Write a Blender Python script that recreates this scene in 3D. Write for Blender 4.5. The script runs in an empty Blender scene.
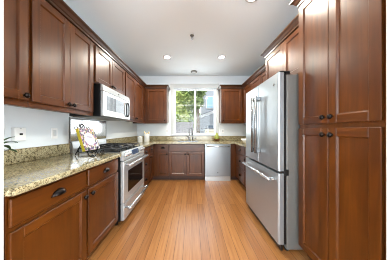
import bpy, bmesh, math, random
from mathutils import Vector, Matrix
random.seed(7)
S = bpy.context.scene
COL = S.collection
R = math.radians

# ------------------------------------------------------------------ camera
cam = bpy.data.cameras.new('camera'); co = bpy.data.objects.new('camera', cam); COL.objects.link(co)
co.location = (0, 0, 1.20); co.rotation_euler = (R(90), 0, 0)
cam.sensor_width = 36; cam.lens = 145/390*36; cam.shift_x = 3/390; cam.clip_start = 0.02
S.camera = co
# ------------------------------------------------------------------ world, sun, large lamps, exposure
W = bpy.data.worlds.new('world'); S.world = W; W.use_nodes = True
wn = W.node_tree.nodes; wl = W.node_tree.links
bgn = wn['Background']; bgn.inputs['Color'].default_value = (0.86, 0.93, 1.0, 1); bgn.inputs['Strength'].default_value = 0.95
sun = bpy.data.lights.new('sun', 'SUN'); sun.energy = 2.6; sun.angle = R(3)
so = bpy.data.objects.new('sun', sun); COL.objects.link(so); so.rotation_euler = (R(34), 0, R(-25))
def area(name, loc, rot, sx, sy, power, color=(1,1,1)):
    l = bpy.data.lights.new(name, 'AREA'); l.shape = 'RECTANGLE'; l.size = sx; l.size_y = sy; l.energy = power; l.color = color
    o = bpy.data.objects.new(name, l); COL.objects.link(o); o.location = loc; o.rotation_euler = rot
    return o
# area fill added behind the camera, and daylight through the kitchen window
area('rear_fill', (0, -3.55, 1.35), (R(90), 0, 0), 3.4, 2.2, 160, (0.84, 0.94, 1.0))
area('window_daylight', (0.08, 4.25, 1.75), (R(-90), 0, 0), 1.1, 1.25, 13, (0.88, 0.96, 1.0))
# fill lamps added low in the adjoining room, unseen behind the camera
def fill_lamp(name, loc, power, color, r):
    l = bpy.data.lights.new(name, 'POINT'); l.energy = power; l.color = color; l.shadow_soft_size = r
    o = bpy.data.objects.new(name, l); COL.objects.link(o); o.location = loc
for x in (-2.25, 2.25): fill_lamp('side_fill', (x, -0.7, 0.8), 135, (0.84, 0.94, 1.0), 0.3)
CAN_POWER = 54
S.view_settings.view_transform = 'Standard'; S.view_settings.look = 'None'
S.view_settings.gamma = 1; S.view_settings.exposure = 0.93
S.view_settings.use_curve_mapping = False
S.cycles.use_denoising = True; S.cycles.filter_width = 1.0
S.cycles.max_bounces = 10; S.cycles.diffuse_bounces = 6; S.cycles.sample_clamp_indirect = 6
S.cycles.caustics_reflective = False; S.cycles.caustics_refractive = False

# ------------------------------------------------------------------ materials
def s2l(c):
    return tuple(((v/255)/12.92 if v/255 <= 0.04045 else ((v/255+0.055)/1.055)**2.4) for v in c) + (1,)
def mat(name, rgb, rough=0.5, metal=0.0, spec=0.5, coat=0.0, coat_rough=0.1):
    m = bpy.data.materials.new(name); m.use_nodes = True
    b = m.node_tree.nodes['Principled BSDF']
    b.inputs['Base Color'].default_value = s2l(rgb); b.inputs['Roughness'].default_value = rough
    b.inputs['Metallic'].default_value = metal; b.inputs['Specular IOR Level'].default_value = spec
    b.inputs['Coat Weight'].default_value = coat; b.inputs['Coat Roughness'].default_value = coat_rough
    return m
def nd(m, t, **kw):
    n = m.node_tree.nodes.new(t)
    for k, v in kw.items(): setattr(n, k, v)
    return n
def lk(m, a, b): m.node_tree.links.new(a, b)
def coords(m, scale, kind='Object'):
    tc = nd(m, 'ShaderNodeTexCoord'); mp = nd(m, 'ShaderNodeMapping'); mp.inputs['Scale'].default_value = scale
    lk(m, tc.outputs[kind], mp.inputs['Vector']); return mp.outputs['Vector']
def noise(m, vec, scale, detail=4, rough=0.55, dist=0.0):
    n = nd(m, 'ShaderNodeTexNoise'); n.inputs['Scale'].default_value = scale; n.inputs['Detail'].default_value = detail
    n.inputs['Roughness'].default_value = rough; n.inputs['Distortion'].default_value = dist
    lk(m, vec, n.inputs['Vector']); return n
def ramp(m, fac, stops, interp='LINEAR'):
    r = nd(m, 'ShaderNodeValToRGB'); r.color_ramp.interpolation = interp
    e = r.color_ramp.elements
    while len(e) < len(stops): e.new(0.5)
    for k, (p, c) in enumerate(stops): e[k].position = p; e[k].color = s2l(c)
    lk(m, fac, r.inputs['Fac']); return r
def bump(m, fac, strength, dist=0.01):
    b = nd(m, 'ShaderNodeBump'); b.inputs['Strength'].default_value = strength; b.inputs['Distance'].default_value = dist
    lk(m, fac, b.inputs['Height']); lk(m, b.outputs['Normal'], m.node_tree.nodes['Principled BSDF'].inputs['Normal'])
def base(m): return m.node_tree.nodes['Principled BSDF'].inputs['Base Color']

def wood(name, scale, dark, mid, light):
    m = mat(name, mid, 0.40, 0, 0.12, 0.62, 0.28)
    v = coords(m, scale)
    n = noise(m, v, 1.0, 5, 0.6, 0.6)
    r = ramp(m, n.outputs['Fac'], [(0.28, dark), (0.5, mid), (0.74, light)])
    v2 = coords(m, (5, 5, 3)); n2 = noise(m, v2, 1.0, 3)
    mx = nd(m, 'ShaderNodeMix', data_type='RGBA', blend_type='MULTIPLY')
    r2 = ramp(m, n2.outputs['Fac'], [(0.3, (212, 204, 194)), (0.68, (255, 255, 255))])
    mx.inputs[0].default_value = 1.0
    lk(m, r.outputs['Color'], mx.inputs[6]); lk(m, r2.outputs['Color'], mx.inputs[7]); lk(m, mx.outputs[2], base(m))
    return m
WD, WM, WL = (66, 31, 2), (83, 41, 4), (97, 51, 8)
wood_v = wood('stained_maple_upright', (20, 20, 1.6), WD, WM, WL)
wood_h = wood('stained_maple_level', (1.6, 1.6, 26), WD, WM, WL)
wood_in = mat('cabinet_shadow_box', (52, 28, 16), 0.6)
crown_m = wood('stained_maple_molding', (3, 3, 60), (48, 26, 12), (66, 38, 20), (82, 48, 26))
bronze = mat('oil_rubbed_bronze', (36, 30, 28), 0.3, 0.9)
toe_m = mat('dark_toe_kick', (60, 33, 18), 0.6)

def granite():
    m = mat('speckled_granite', (190, 172, 135), 0.12, 0, 0.5)
    v = coords(m, (1, 1, 1))
    n1 = noise(m, v, 46, 4, 0.65)
    r1 = ramp(m, n1.outputs['Fac'], [(0.32, (70, 62, 48)), (0.43, (146, 134, 104)), (0.55, (196, 188, 158)), (0.70, (140, 118, 78))])
    n2 = noise(m, v, 120, 3, 0.7)
    r2 = ramp(m, n2.outputs['Fac'], [(0.38, (30, 27, 25)), (0.45, (255, 255, 255))])
    n3 = noise(m, v, 9, 3, 0.6)
    r3 = ramp(m, n3.outputs['Fac'], [(0.3, (205, 198, 182)), (0.7, (255, 252, 244))])
    a = nd(m, 'ShaderNodeMix', data_type='RGBA', blend_type='MULTIPLY'); a.inputs[0].default_value = 0.85
    lk(m, r1.outputs['Color'], a.inputs[6]); lk(m, r2.outputs['Color'], a.inputs[7])
    b = nd(m, 'ShaderNodeMix', data_type='RGBA', blend_type='MULTIPLY'); b.inputs[0].default_value = 1.0
    lk(m, a.outputs[2], b.inputs[6]); lk(m, r3.outputs['Color'], b.inputs[7]); lk(m, b.outputs[2], base(m))
    return m
granite_m = granite()

def floor_mat():
    m = mat('strip_oak_floor', (190, 134, 78), 0.3, 0, 0.5)
    tc = nd(m, 'ShaderNodeTexCoord'); mp = nd(m, 'ShaderNodeMapping'); mp.inputs['Rotation'].default_value = (0, 0, R(90))
    lk(m, tc.outputs['Object'], mp.inputs['Vector'])
    br = nd(m, 'ShaderNodeTexBrick'); br.offset = 0.43; br.offset_frequency = 2
    br.inputs['Scale'].default_value = 1.0; br.inputs['Brick Width'].default_value = 2.35; br.inputs['Row Height'].default_value = 0.088
    br.inputs['Mortar Size'].default_value = 0.002; br.inputs['Mortar Smooth'].default_value = 0.3
    br.inputs['Color1'].default_value = s2l((146, 95, 50)); br.inputs['Color2'].default_value = s2l((174, 121, 70)); br.inputs['Mortar'].default_value = s2l((84, 50, 26))
    lk(m, mp.outputs['Vector'], br.inputs['Vector'])
    v = coords(m, (55, 3.0, 1)); n = noise(m, v, 1.0, 5, 0.65, 0.4)
    r = ramp(m, n.outputs['Fac'], [(0.3, (218, 204, 190)), (0.65, (255, 255, 255))])
    mx = nd(m, 'ShaderNodeMix', data_type='RGBA', blend_type='MULTIPLY'); mx.inputs[0].default_value = 1.0
    lk(m, br.outputs['Color'], mx.inputs[6]); lk(m, r.outputs['Color'], mx.inputs[7]); lk(m, mx.outputs[2], base(m))
    return m
floor_m = floor_mat()
def paint(name, rgb, rough=0.7):
    m = mat(name, rgb, rough, 0, 0.3); n = noise(m, coords(m, (1, 1, 1)), 160, 3); bump(m, n.outputs['Fac'], 0.06, 0.004); return m
wall_m = paint('pale_grey_wall_paint', (226, 231, 234))
ceil_m = paint('white_ceiling_paint', (230, 238, 243))
jamb_m = paint('darkened_wall_end_paint', (196, 199, 198))  # wall paint darkened here to offset the strong light on the wall ends
casing_m = mat('soft_white_casing_paint', (180, 183, 184), 0.55)
trim_m = mat('white_trim_paint', (200, 203, 205), 0.5)
def steel(name, rgb, rough, scale, metal=1.0):
    m = mat(name, rgb, rough, metal)
    n = noise(m, coords(m, scale), 1.0, 3)
    mr = nd(m, 'ShaderNodeMapRange'); mr.inputs['To Min'].default_value = rough-0.06; mr.inputs['To Max'].default_value = rough+0.08
    lk(m, n.outputs['Fac'], mr.inputs['Value']); lk(m, mr.outputs['Result'], m.node_tree.nodes['Principled BSDF'].inputs['Roughness'])
    return m
steel_v = steel('brushed_stainless', (172, 178, 182), 0.30, (300, 300, 6), 0.75)
steel_h = steel('brushed_stainless_level', (196, 198, 198), 0.3, (8, 8, 300), 0.65)
chrome = mat('polished_steel', (190, 192, 194), 0.22, 0.75)
steel_d = steel('brushed_stainless_dishwasher', (150, 154, 157), 0.30, (300, 300, 6), 0.75)
grip_m = mat('dull_grey_steel', (128, 130, 132), 0.25, 0.8)
mirror_steel = mat('polished_splash_steel', (186, 187, 188), 0.10, 1.0)
case_grey = mat('grey_appliance_case', (112, 110, 106), 0.42, 0.35)
black = mat('black_enamel', (16, 16, 17), 0.3)
dark_glass = mat('dark_oven_glass', (8, 7, 7), 0.08, 0, 0.3)
cast = mat('cast_iron', (26, 26, 27), 0.5)
smoke_glass = mat('grey_microwave_glass', (46, 50, 54), 0.1, 0, 0.8)
white_cer = mat('white_ceramic', (240, 240, 238), 0.25)
cream_wood = mat('pale_wood_utensil', (226, 208, 160), 0.5)
plastic_w = mat('white_plastic', (244, 244, 242), 0.4)
plastic_g = mat('light_grey_plastic', (205, 206, 206), 0.5)
display_m = mat('blue_grey_display', (44, 62, 92), 0.12)
leaf_m = mat('deep_green_leaf', (52, 84, 44), 0.45)
terr = mat('terracotta_pot', (150, 92, 64), 0.7)
soil_m = mat('potting_soil', (46, 34, 26), 0.9)
pear_m = mat('green_pear_skin', (140, 148, 62), 0.45)
brownwood = mat('brown_dish_wood', (110, 70, 40), 0.5)
iron = mat('black_wrought_iron', (20, 19, 19), 0.4, 0.5)
yellow_m = mat('yellow_book_spine', (176, 158, 30), 0.5)
pages_m = mat('book_pages', (236, 228, 208), 0.8)

def glass():
    m = bpy.data.materials.new('window_glass'); m.use_nodes = True; nt = m.node_tree; nt.nodes.clear()
    o = nt.nodes.new('ShaderNodeOutputMaterial'); mx = nt.nodes.new('ShaderNodeMixShader'); t = nt.nodes.new('ShaderNodeBsdfTransparent')
    g = nt.nodes.new('ShaderNodeBsdfGlossy'); g.inputs['Roughness'].default_value = 0.02
    mx.inputs[0].default_value = 0.012
    nt.links.new(t.outputs[0], mx.inputs[1]); nt.links.new(g.outputs[0], mx.inputs[2]); nt.links.new(mx.outputs[0], o.inputs['Surface'])
    return m
glass_m = glass()
def emit(name, rgb, s):
    m = bpy.data.materials.new(name); m.use_nodes = True; b = m.node_tree.nodes['Principled BSDF']
    b.inputs['Base Color'].default_value = s2l(rgb); b.inputs['Emission Color'].default_value = s2l(rgb); b.inputs['Emission Strength'].default_value = s
    return m
lamp_m = emit('lit_lamp_lens', (255, 250, 240), 12)

# ------------------------------------------------------------------ mesh helpers
class MB:
    def __init__(self): self.v = []; self.f = []; self.m = []; self.s = []
    def add(self, vs, fs, mi=0, sm=False):
        o = len(self.v); self.v += [Vector(p) for p in vs]
        for f in fs: self.f.append([o+i for i in f]); self.m.append(mi); self.s.append(sm)
        return self
    def box(self, lo, hi, bev=0.0, mi=0, seg=1):
        lo, hi = [min(a, b) for a, b in zip(lo, hi)], [max(a, b) for a, b in zip(lo, hi)]
        bm = bmesh.new(); bmesh.ops.create_cube(bm, size=1)
        for v in bm.verts:
            for k in range(3): v.co[k] = (lo[k]+hi[k])/2 + v.co[k]*(hi[k]-lo[k])
        if bev: bmesh.ops.bevel(bm, geom=bm.edges[:], offset=bev, segments=seg, affect='EDGES', profile=0.5)
        bm.verts.index_update()
        self.add([v.co.copy() for v in bm.verts], [[v.index for v in f.verts] for f in bm.faces], mi); bm.free()
        return self
    def tube(self, pts, r, mi=0, seg=10, closed=False):
        pts = [Vector(p) for p in pts]; n = len(pts); rs = r if isinstance(r, (list, tuple)) else [r]*n
        prev = None; vs = []
        for i, p in enumerate(pts):
            a = pts[(i-1) % n] if (closed or i > 0) else p; b = pts[(i+1) % n] if (closed or i < n-1) else p
            t = (b-a).normalized()
            if prev is None: prev = t.orthogonal().normalized()
            x = (prev - t*prev.dot(t)).normalized(); prev = x; y = t.cross(x)
            for k in range(seg):
                an = 2*math.pi*k/seg; vs.append(p + (x*math.cos(an)+y*math.sin(an))*rs[i])
        fs = []
        for i in range(n if closed else n-1):
            j = (i+1) % n
            for k in range(seg):
                l = (k+1) % seg; fs.append([i*seg+k, i*seg+l, j*seg+l, j*seg+k])
        if not closed: fs += [list(range(seg))[::-1], [(n-1)*seg+k for k in range(seg)]]
        return self.add(vs, fs, mi, True)
    def lathe(self, prof, c, axis=(0, 0, 1), mi=0, seg=24):
        ax = Vector(axis).normalized(); x = ax.orthogonal().normalized(); y = ax.cross(x); c = Vector(c); n = len(prof); vs = []
        for r, h in prof:
            for k in range(seg):
                an = 2*math.pi*k/seg; vs.append(c + ax*h + (x*math.cos(an)+y*math.sin(an))*max(r, 1e-5))
        fs = [[i*seg+k, i*seg+(k+1) % seg, (i+1)*seg+(k+1) % seg, (i+1)*seg+k] for i in range(n-1) for k in range(seg)]
        fs += [list(range(seg))[::-1], [(n-1)*seg+k for k in range(seg)]]
        return self.add(vs, fs, mi, True)
    def prism(self, poly, vec, mi=0):
        n = len(poly); a = [Vector(p) for p in poly]; vec = Vector(vec); b = [p+vec for p in a]
        fs = [list(range(n))[::-1], list(range(n, 2*n))] + [[i, (i+1) % n, n+(i+1) % n, n+i] for i in range(n)]
        return self.add(a+b, fs, mi)
    def sweep(self, prof, path, mi=0):
        # prof: (out, z) pairs; path: (x, y, nx, ny) stations with the mitre direction
        n = len(prof); vs = [Vector((x+nx*o, y+ny*o, z)) for (x, y, nx, ny) in path for (o, z) in prof]
        fs = [[i*n+k, i*n+(k+1) % n, (i+1)*n+(k+1) % n, (i+1)*n+k] for i in range(len(path)-1) for k in range(n)]
        fs += [list(range(n))[::-1], [(len(path)-1)*n+k for k in range(n)]]
        return self.add(vs, fs, mi)
    def build(self, name, mats, parent=None):
        me = bpy.data.meshes.new(name); org = Vector((0, 0, 0)); p = parent
        while p is not None: org += p.location; p = p.parent
        me.from_pydata([v-org for v in self.v], [], self.f)
        for mm in (mats if isinstance(mats, (list, tuple)) else [mats]): me.materials.append(mm)
        for i, po in enumerate(me.polygons): po.material_index = self.m[i]; po.use_smooth = self.s[i]
        bm = bmesh.new(); bm.from_mesh(me); bmesh.ops.recalc_face_normals(bm, faces=bm.faces[:]); bm.to_mesh(me); bm.free()
        o = bpy.data.objects.new(name, me); COL.objects.link(o); o.parent = parent
        return o
def thing(name, label, cat, loc=(0, 0, 0), group=None):
    o = bpy.data.objects.new(name, None); o.empty_display_size = 0.05; COL.objects.link(o); o.location = loc
    o['label'] = label; o['category'] = cat
    if group: o['group'] = group
    return o
def tag(o, label, cat, group=None, kind=None):
    o['label'] = label; o['category'] = cat
    if group: o['group'] = group
    if kind: o['kind'] = kind
    return o
def struct(name, mb, m, parent=None, label=None):
    o = mb.build(name, m, parent)
    if parent is None:
        o['kind'] = 'structure'; o['label'] = label or name.replace('_', ' '); o['category'] = name.split('_')[0]
    return o
def cp(n, plane, u, z, d):
    return (plane+d, u, z) if n == 'px' else ((plane-d, u, z) if n == 'nx' else (u, plane-d, z))
def nrm(n): return {'px': (1, 0, 0), 'nx': (-1, 0, 0), 'ny': (0, -1, 0)}[n]
def ub(mb, n, pl, u0, u1, z0, z1, d0, d1, bev=0.0, mi=0):
    return mb.box(cp(n, pl, u0, z0, d0), cp(n, pl, u1, z1, d1), bev, mi)

# ------------------------------------------------------------------ the room
XL, XR, YB, ZC = -1.52, 1.62, 4.03, 2.70
YP0, YP1 = 0.56, 0.70                       # the wall the camera looks through
JL, JR = -0.905, 0.934
struct('floor', MB().box((-2.8, -3.7, -0.08), (2.8, YB+0.12, 0)), floor_m, label='narrow strip honey wood floor')
struct('ceiling', MB().box((-2.8, -3.7, ZC), (2.8, YB+0.12, ZC+0.1)), ceil_m, label='flat white ceiling')
struct('wall_left', MB().box((XL-0.1, YP1, 0), (XL, YB+0.12, ZC)), wall_m, label='pale grey kitchen wall behind the range')
struct('wall_right', MB().box((XR, YP1, 0), (XR+0.1, YB+0.12, ZC)), wall_m, label='pale grey kitchen wall behind the refrigerator')
WX0, WX1, WZ0, WZ1 = -0.50, 0.655, 1.075, 2.36
b = MB()
b.box((XL, YB, 0), (WX0, YB+0.12, ZC)); b.box((WX1, YB, 0), (XR, YB+0.12, ZC))
b.box((WX0, YB, 0), (WX1, YB+0.12, WZ0)); b.box((WX0, YB, WZ1), (WX1, YB+0.12, ZC))
struct('wall_back', b, wall_m, label='pale grey wall around the window')
struct('wall_front_left', MB().box((-2.8, YP0, 0), (JL, YP1, ZC), 0.004), jamb_m, label='white wall end at the left edge of the opening')
struct('wall_front_right', MB().box((JR, YP0, 0), (2.8, YP1, ZC), 0.004), jamb_m, label='white wall end at the right edge of the opening')
struct('wall_room_left', MB().box((-2.8, -3.7, 0), (-2.7, YP0, ZC)), wall_m, label='adjoining room side wall')
struct('wall_room_right', MB().box((2.7, -3.7, 0), (2.8, YP0, ZC)), wall_m, label='adjoining room other side wall')
b = MB(); b.box((-2.7, -3.7, 0), (-1.75, -3.6, ZC)); b.box((1.75, -3.7, 0), (2.7, -3.6, ZC)); b.box((-1.75, -3.7, 2.5), (1.75, -3.6, ZC))
struct('wall_room_back', b, wall_m, label='adjoining room wall with wide patio opening')

# window
win = thing('window_1', 'white framed slider window above the sink', 'window', (0.08, YB, WZ0)); win['kind'] = 'structure'
b = MB(); cw = 0.085
b.box((WX0-cw, YB-0.02, WZ0-0.02), (WX0, YB-0.001, WZ1+0.11), 0.004); b.box((WX1, YB-0.02, WZ0-0.02), (WX1+cw, YB-0.001, WZ1+0.11), 0.004)
b.box((WX0-cw-0.012, YB-0.026, WZ1+0.0), (WX1+cw+0.012, YB-0.001, WZ1+0.12), 0.004)
b.build('casing', casing_m, win)
MB().box((WX0-cw-0.01, YB-0.045, WZ0-0.03), (WX1+cw+0.01, YB+0.05, WZ0-0.002), 0.005).build('sill', trim_m, win)
b = MB(); t = 0.035; y0, y1 = YB+0.045, YB+0.10
b.box((WX0, y0, WZ0), (WX0+t, y1, WZ1), 0.003); b.box((WX1-t, y0, WZ0), (WX1, y1, WZ1), 0.003)
b.box((WX0+t, y0, WZ0), (WX1-t, y1, WZ0+t), 0.003); b.box((WX0+t, y0, WZ1-t), (WX1-t, y1, WZ1), 0.003)
b.build('frame', trim_m, win)
xm = 0.088
MB().box((xm-0.028, y0, WZ0+t), (xm+0.028, y1, WZ1-t), 0.003).build('meeting_stile', trim_m, win)
for x0, x1 in ((WX0+t, xm-0.028), (xm+0.028, WX1-t)):
    MB().box((x0, y0+0.026, WZ0+t), (x1, y0+0.032, WZ1-t)).build('pane', glass_m, win)
    MB().box((x0, y0+0.027, 1.899), (x1, y0+0.031, 1.911)).build('muntin', trim_m, win)

# ------------------------------------------------------------------ cabinet builders
def knob(n, pl, u, z, parent, d=0.02):
    MB().lathe([(0.007, 0), (0.007, 0.011), (0.017, 0.016), (0.0195, 0.022), (0.015, 0.030), (0.0, 0.033)], cp(n, pl, u, z, d), nrm(n), seg=16).build('knob', bronze, parent)
def cup_pull(n, pl, u, z, parent, d=0.02, w=0.048):
    vs = []; NU, NV = 12, 6
    for s in (1.0, 0.86):
        for i in range(NU+1):
            a = math.pi*i/NU
            for j in range(NV+1):
                e = math.pi/2*j/NV
                vs.append(cp(n, pl, u + w*s*math.cos(a), z - 0.014 + 0.038*s*math.sin(a)*math.cos(e), d + 0.001 + 0.030*s*math.sin(a)*math.sin(e)))
    k = NV+1; off = (NU+1)*k; fs = []
    for o in (0, off):
        fs += [[o+i*k+j, o+(i+1)*k+j, o+(i+1)*k+j+1, o+i*k+j+1] for i in range(NU) for j in range(NV)]
    fs += [[i*k+NV, (i+1)*k+NV, off+(i+1)*k+NV, off+i*k+NV] for i in range(NU)]
    m = MB(); m.add(vs, fs, 0, True); ub(m, n, pl, u-w-0.006, u+w+0.006, z-0.016, z-0.008, d, d+0.004, 0.001)
    m.build('cup_pull', bronze, parent)
def door(n, pl, u0, u1, z0, z1, parent, kn=None, st=0.058, name='door'):
    m = MB(); T = 0.02
    ub(m, n, pl, u0, u0+st, z0, z1, 0.001, T, 0.0025, 0); ub(m, n, pl, u1-st, u1, z0, z1, 0.001, T, 0.0025, 0)
    ub(m, n, pl, u0+st, u1-st, z0, z0+st, 0.001, T, 0.0025, 1); ub(m, n, pl, u0+st, u1-st, z1-st, z1, 0.001, T, 0.0025, 1)
    ub(m, n, pl, u0+st-0.002, u1-st+0.002, z0+st-0.002, z1-st+0.002, 0.001, 0.008, 0, 0)
    # inner bead: a sloped lip round the panel
    a0, a1, b0, b1, w = u0+st, u1-st, z0+st, z1-st, 0.007
    for q in (((a0, b0), (a0, b1), (a0+w, b1-w), (a0+w, b0+w)), ((a1, b1), (a1, b0), (a1-w, b0+w), (a1-w, b1-w)),
              ((a0, b1), (a1, b1), (a1-w, b1-w), (a0+w, b1-w)), ((a1, b0), (a0, b0), (a0+w, b0+w), (a1-w, b0+w))):
        m.add([cp(n, pl, q[0][0], q[0][1], 0.0165), cp(n, pl, q[1][0], q[1][1], 0.0165), cp(n, pl, q[2][0], q[2][1], 0.0085), cp(n, pl, q[3][0], q[3][1], 0.0085)], [[0, 1, 2, 3]], 0)
    o = m.build(name, [wood_v, wood_h], parent)
    if kn: knob(n, pl, kn[0], kn[1], o)
    return o
def drawer(n, pl, u0, u1, z0, z1, parent, pull=True):
    m = MB(); ub(m, n, pl, u0, u1, z0, z1, 0.001, 0.02, 0.005, 0)
    o = m.build('drawer', wood_h, parent)
    if pull: cup_pull(n, pl, (u0+u1)/2, (z0+z1)/2, o)
    return o
def carcass(n, pl, u0, u1, z0, z1, dep, parent):
    m = MB(); e = 0.0008
    ub(m, n, pl, u0+e, u1-e, z0, z1, -dep, 0, 0.001, 0); return m.build('body', [wood_v], parent)
def base_cab(n, pl, u0, u1, label, dep=0.585, loc=None, c0=None, c1=None, top=0.874):
    loc = loc or cp(n, pl, (u0+u1)/2, 0, -dep/2)
    t = thing('base_cabinet', label, 'cabinet', loc, 'stained wood base cabinets')
    carcass(n, pl, c0 if c0 is not None else u0, c1 if c1 is not None else u1, 0.10, top, dep, t)
    if top < 0.87: ub(MB(), n, pl, u0+0.001, u1-0.001, top+0.0005, 0.874, -0.02, 0).build('face_rail', wood_h, t)
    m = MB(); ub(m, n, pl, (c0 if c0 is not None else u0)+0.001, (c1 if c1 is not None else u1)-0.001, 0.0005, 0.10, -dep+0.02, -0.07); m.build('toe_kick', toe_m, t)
    return t
def wall_cab(n, pl, u0, u1, z0, z1, label, dep=0.31, rail=True, c0=None, c1=None):
    a, c = (c0 if c0 is not None else u0), (c1 if c1 is not None else u1)
    t = thing('wall_cabinet', label, 'cabinet', cp(n, pl, (u0+u1)/2, z0, -dep/2), 'stained wood wall cabinets')
    carcass(n, pl, a, c, z0, z1, dep, t)
    if rail:
        m = MB(); ub(m, n, pl, a+0.001, c-0.001, z0-0.034, z0-0.0005, -0.02, 0.006, 0.003); m.build('light_rail', wood_h, t)
    return t

# ---- left wall: uppers (door fronts at x = -1.18)
LU = -1.20; ZU0, ZU1 = 1.40, 2.262
t = wall_cab('px', LU, 0.705, 1.058, ZU0, ZU1, 'tall wood wall cabinet cut by the white wall end at the left edge')
door('px', LU, 0.715, 1.048, ZU0+0.012, ZU1-0.02, t, (1.020, ZU0+0.045))
t = wall_cab('px', LU, 1.060, 1.752, ZU0, ZU1, 'tall two door wood wall cabinet above the open stretch of granite and white outlet')
door('px', LU, 1.074, 1.403, ZU0+0.012, ZU1-0.02, t, (1.376, ZU0+0.045)); door('px', LU, 1.407, 1.738, ZU0+0.012, ZU1-0.02, t, (1.434, ZU0+0.045))
t = wall_cab('px', LU, 1.754, 2.572, 1.785, ZU1, 'short two door wood wall cabinet directly above the microwave', rail=False)
door('px', LU, 1.778, 2.155, 1.80, ZU1-0.02, t, (2.128, 1.835)); door('px', LU, 2.161, 2.548, 1.80, ZU1-0.02, t, (2.188, 1.835))
t = wall_cab('px', LU, 2.574, 3.668, ZU0, ZU1, 'tall wood wall cabinet between the microwave and the back corner')
door('px', LU, 2.590, 3.045, ZU0+0.012, ZU1-0.02, t, (3.015, ZU0+0.045)); door('px', LU, 3.051, 3.51, ZU0+0.012, ZU1-0.02, t, (3.081, ZU0+0.045))
# ---- back wall: uppers (door fronts at y = 3.68)
BU = 3.70
t = wall_cab('ny', BU, -1.18, -0.645, ZU0, ZU1, 'single door wood wall cabinet left of the window', c0=-1.512)
door('ny', BU, -1.16, -0.66, ZU0+0.012, ZU1-0.02, t, (-0.69, ZU0+0.045))
t = wall_cab('ny', BU, 0.745, 1.29, ZU0, ZU1, 'single door wood wall cabinet right of the window', c1=1.612)
door('ny', BU, 0.76, 1.27, ZU0+0.012, ZU1-0.02, t, (0.79, ZU0+0.045))
# ---- right wall: uppers
RU = 1.31
t = wall_cab('nx', RU, 2.285, 3.668, ZU0, ZU1, 'row of wood wall cabinet doors just past the refrigerator', dep=0.30)
for a, c, k in ((2.30, 2.735, 2.705), (2.741, 3.175, 2.771), (3.181, 3.62, 3.211)):
    door('nx', RU, a, c, ZU0+0.012, ZU1-0.02, t, (k, ZU0+0.045))
FU = 1.17
t = wall_cab('nx', FU, 1.383, 2.283, 1.80, 2.33, 'deep two door wood wall cabinet over the refrigerator', dep=0.44, rail=False)
door('nx', FU, 1.395, 1.829, 1.815, 2.31, t, (1.80, 1.85)); door('nx', FU, 1.835, 2.268, 1.815, 2.31, t, (1.864, 1.85))

# ---- crown moldings, mitred round the corners
def crown(z, h=0.075, o=0.05): return [(-0.02, z), (0.004, z), (0.006, z+0.018), (0.016, z+0.024), (0.030, z+0.048), (0.044, z+0.058), (o, z+0.062), (o, z+h), (-0.02, z+h)]
zc = ZU1+0.0005
def crown_run(path, z, label):
    tag(MB().sweep(crown(z), path).build('crown_molding', crown_m), label, 'molding', 'crown moldings on the cabinets')
crown_run([(LU+0.018, 0.707, 1, 0), (LU+0.018, BU-0.018, 1, -1), (-0.645, BU-0.018, 1, -1), (-0.645, YB-0.005, 1, 0)], zc, 'dark wood crown molding along the left wall cabinets')
crown_run([(0.745, YB-0.005, -1, 0), (0.745, BU-0.018, -1, -1), (RU-0.018, BU-0.018, -1, -1), (RU-0.018, 2.286, -1, 0)], zc, 'dark wood crown molding round the cabinets right of the window')
crown_run([(RU-0.10, 2.283, 0, 1), (FU-0.018, 2.283, -1, 1), (FU-0.018, 1.384, -1, 0)], 2.3305, 'dark wood crown molding on the cabinet over the refrigerator')

# ---- tall pantry cabinet
PX = 1.028
t = thing('pantry_cabinet', 'floor to ceiling wood pantry cabinet with four doors beside the refrigerator', 'cabinet', (1.32, 1.07, 0))
carcass('nx', PX, 0.767, 1.381, 0.10, 2.37, 0.58, t)
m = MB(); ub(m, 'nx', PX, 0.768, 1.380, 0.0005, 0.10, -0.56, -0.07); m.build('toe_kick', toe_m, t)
door('nx', PX, 0.772, 1.0725, 1.250, 2.355, t, (1.042, 1.297)); door('nx', PX, 1.0755, 1.374, 1.250, 2.355, t, (1.106, 1.297))
door('nx', PX, 0.772, 1.0725, 0.115, 1.215, t, (1.042, 1.165)); door('nx', PX, 1.0755, 1.374, 0.115, 1.215, t, (1.106, 1.165))
crown_run([(PX+0.10, 1.381, 0, 1), (PX-0.018, 1.381, -1, 1), (PX-0.018, 0.767, -1, 0)], 2.3705, 'dark wood crown molding on top of the tall pantry')

# ---- left wall: bases (fronts at x = -0.89)
LB = -0.91; DEP = 0.60
t = base_cab('px', LB, 0.705, 1.768, 'wood base cabinet with two drawers and two doors nearest on the left', DEP)
drawer('px', LB, 0.712, 1.225, 0.716, 0.858, t); drawer('px', LB, 1.250, 1.752, 0.716, 0.858, t)
door('px', LB, 0.712, 1.225, 0.112, 0.690, t, (1.196, 0.645)); door('px', LB, 1.250, 1.752, 0.112, 0.690, t, (1.279, 0.645))
t = base_cab('px', LB, 2.572, 3.02, 'wood base cabinet with three stacked drawers just past the range', DEP)
for z0, z1 in ((0.70, 0.858), (0.41, 0.675), (0.115, 0.385)): drawer('px', LB, 2.585, 3.008, z0, z1, t)
t = base_cab('px', LB, 3.022, 3.418, 'wood base cabinet in the back corner under the white crock', DEP)
drawer('px', LB, 3.034, 3.33, 0.70, 0.858, t); door('px', LB, 3.034, 3.33, 0.115, 0.675, t, (3.064, 0.63))
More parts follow.
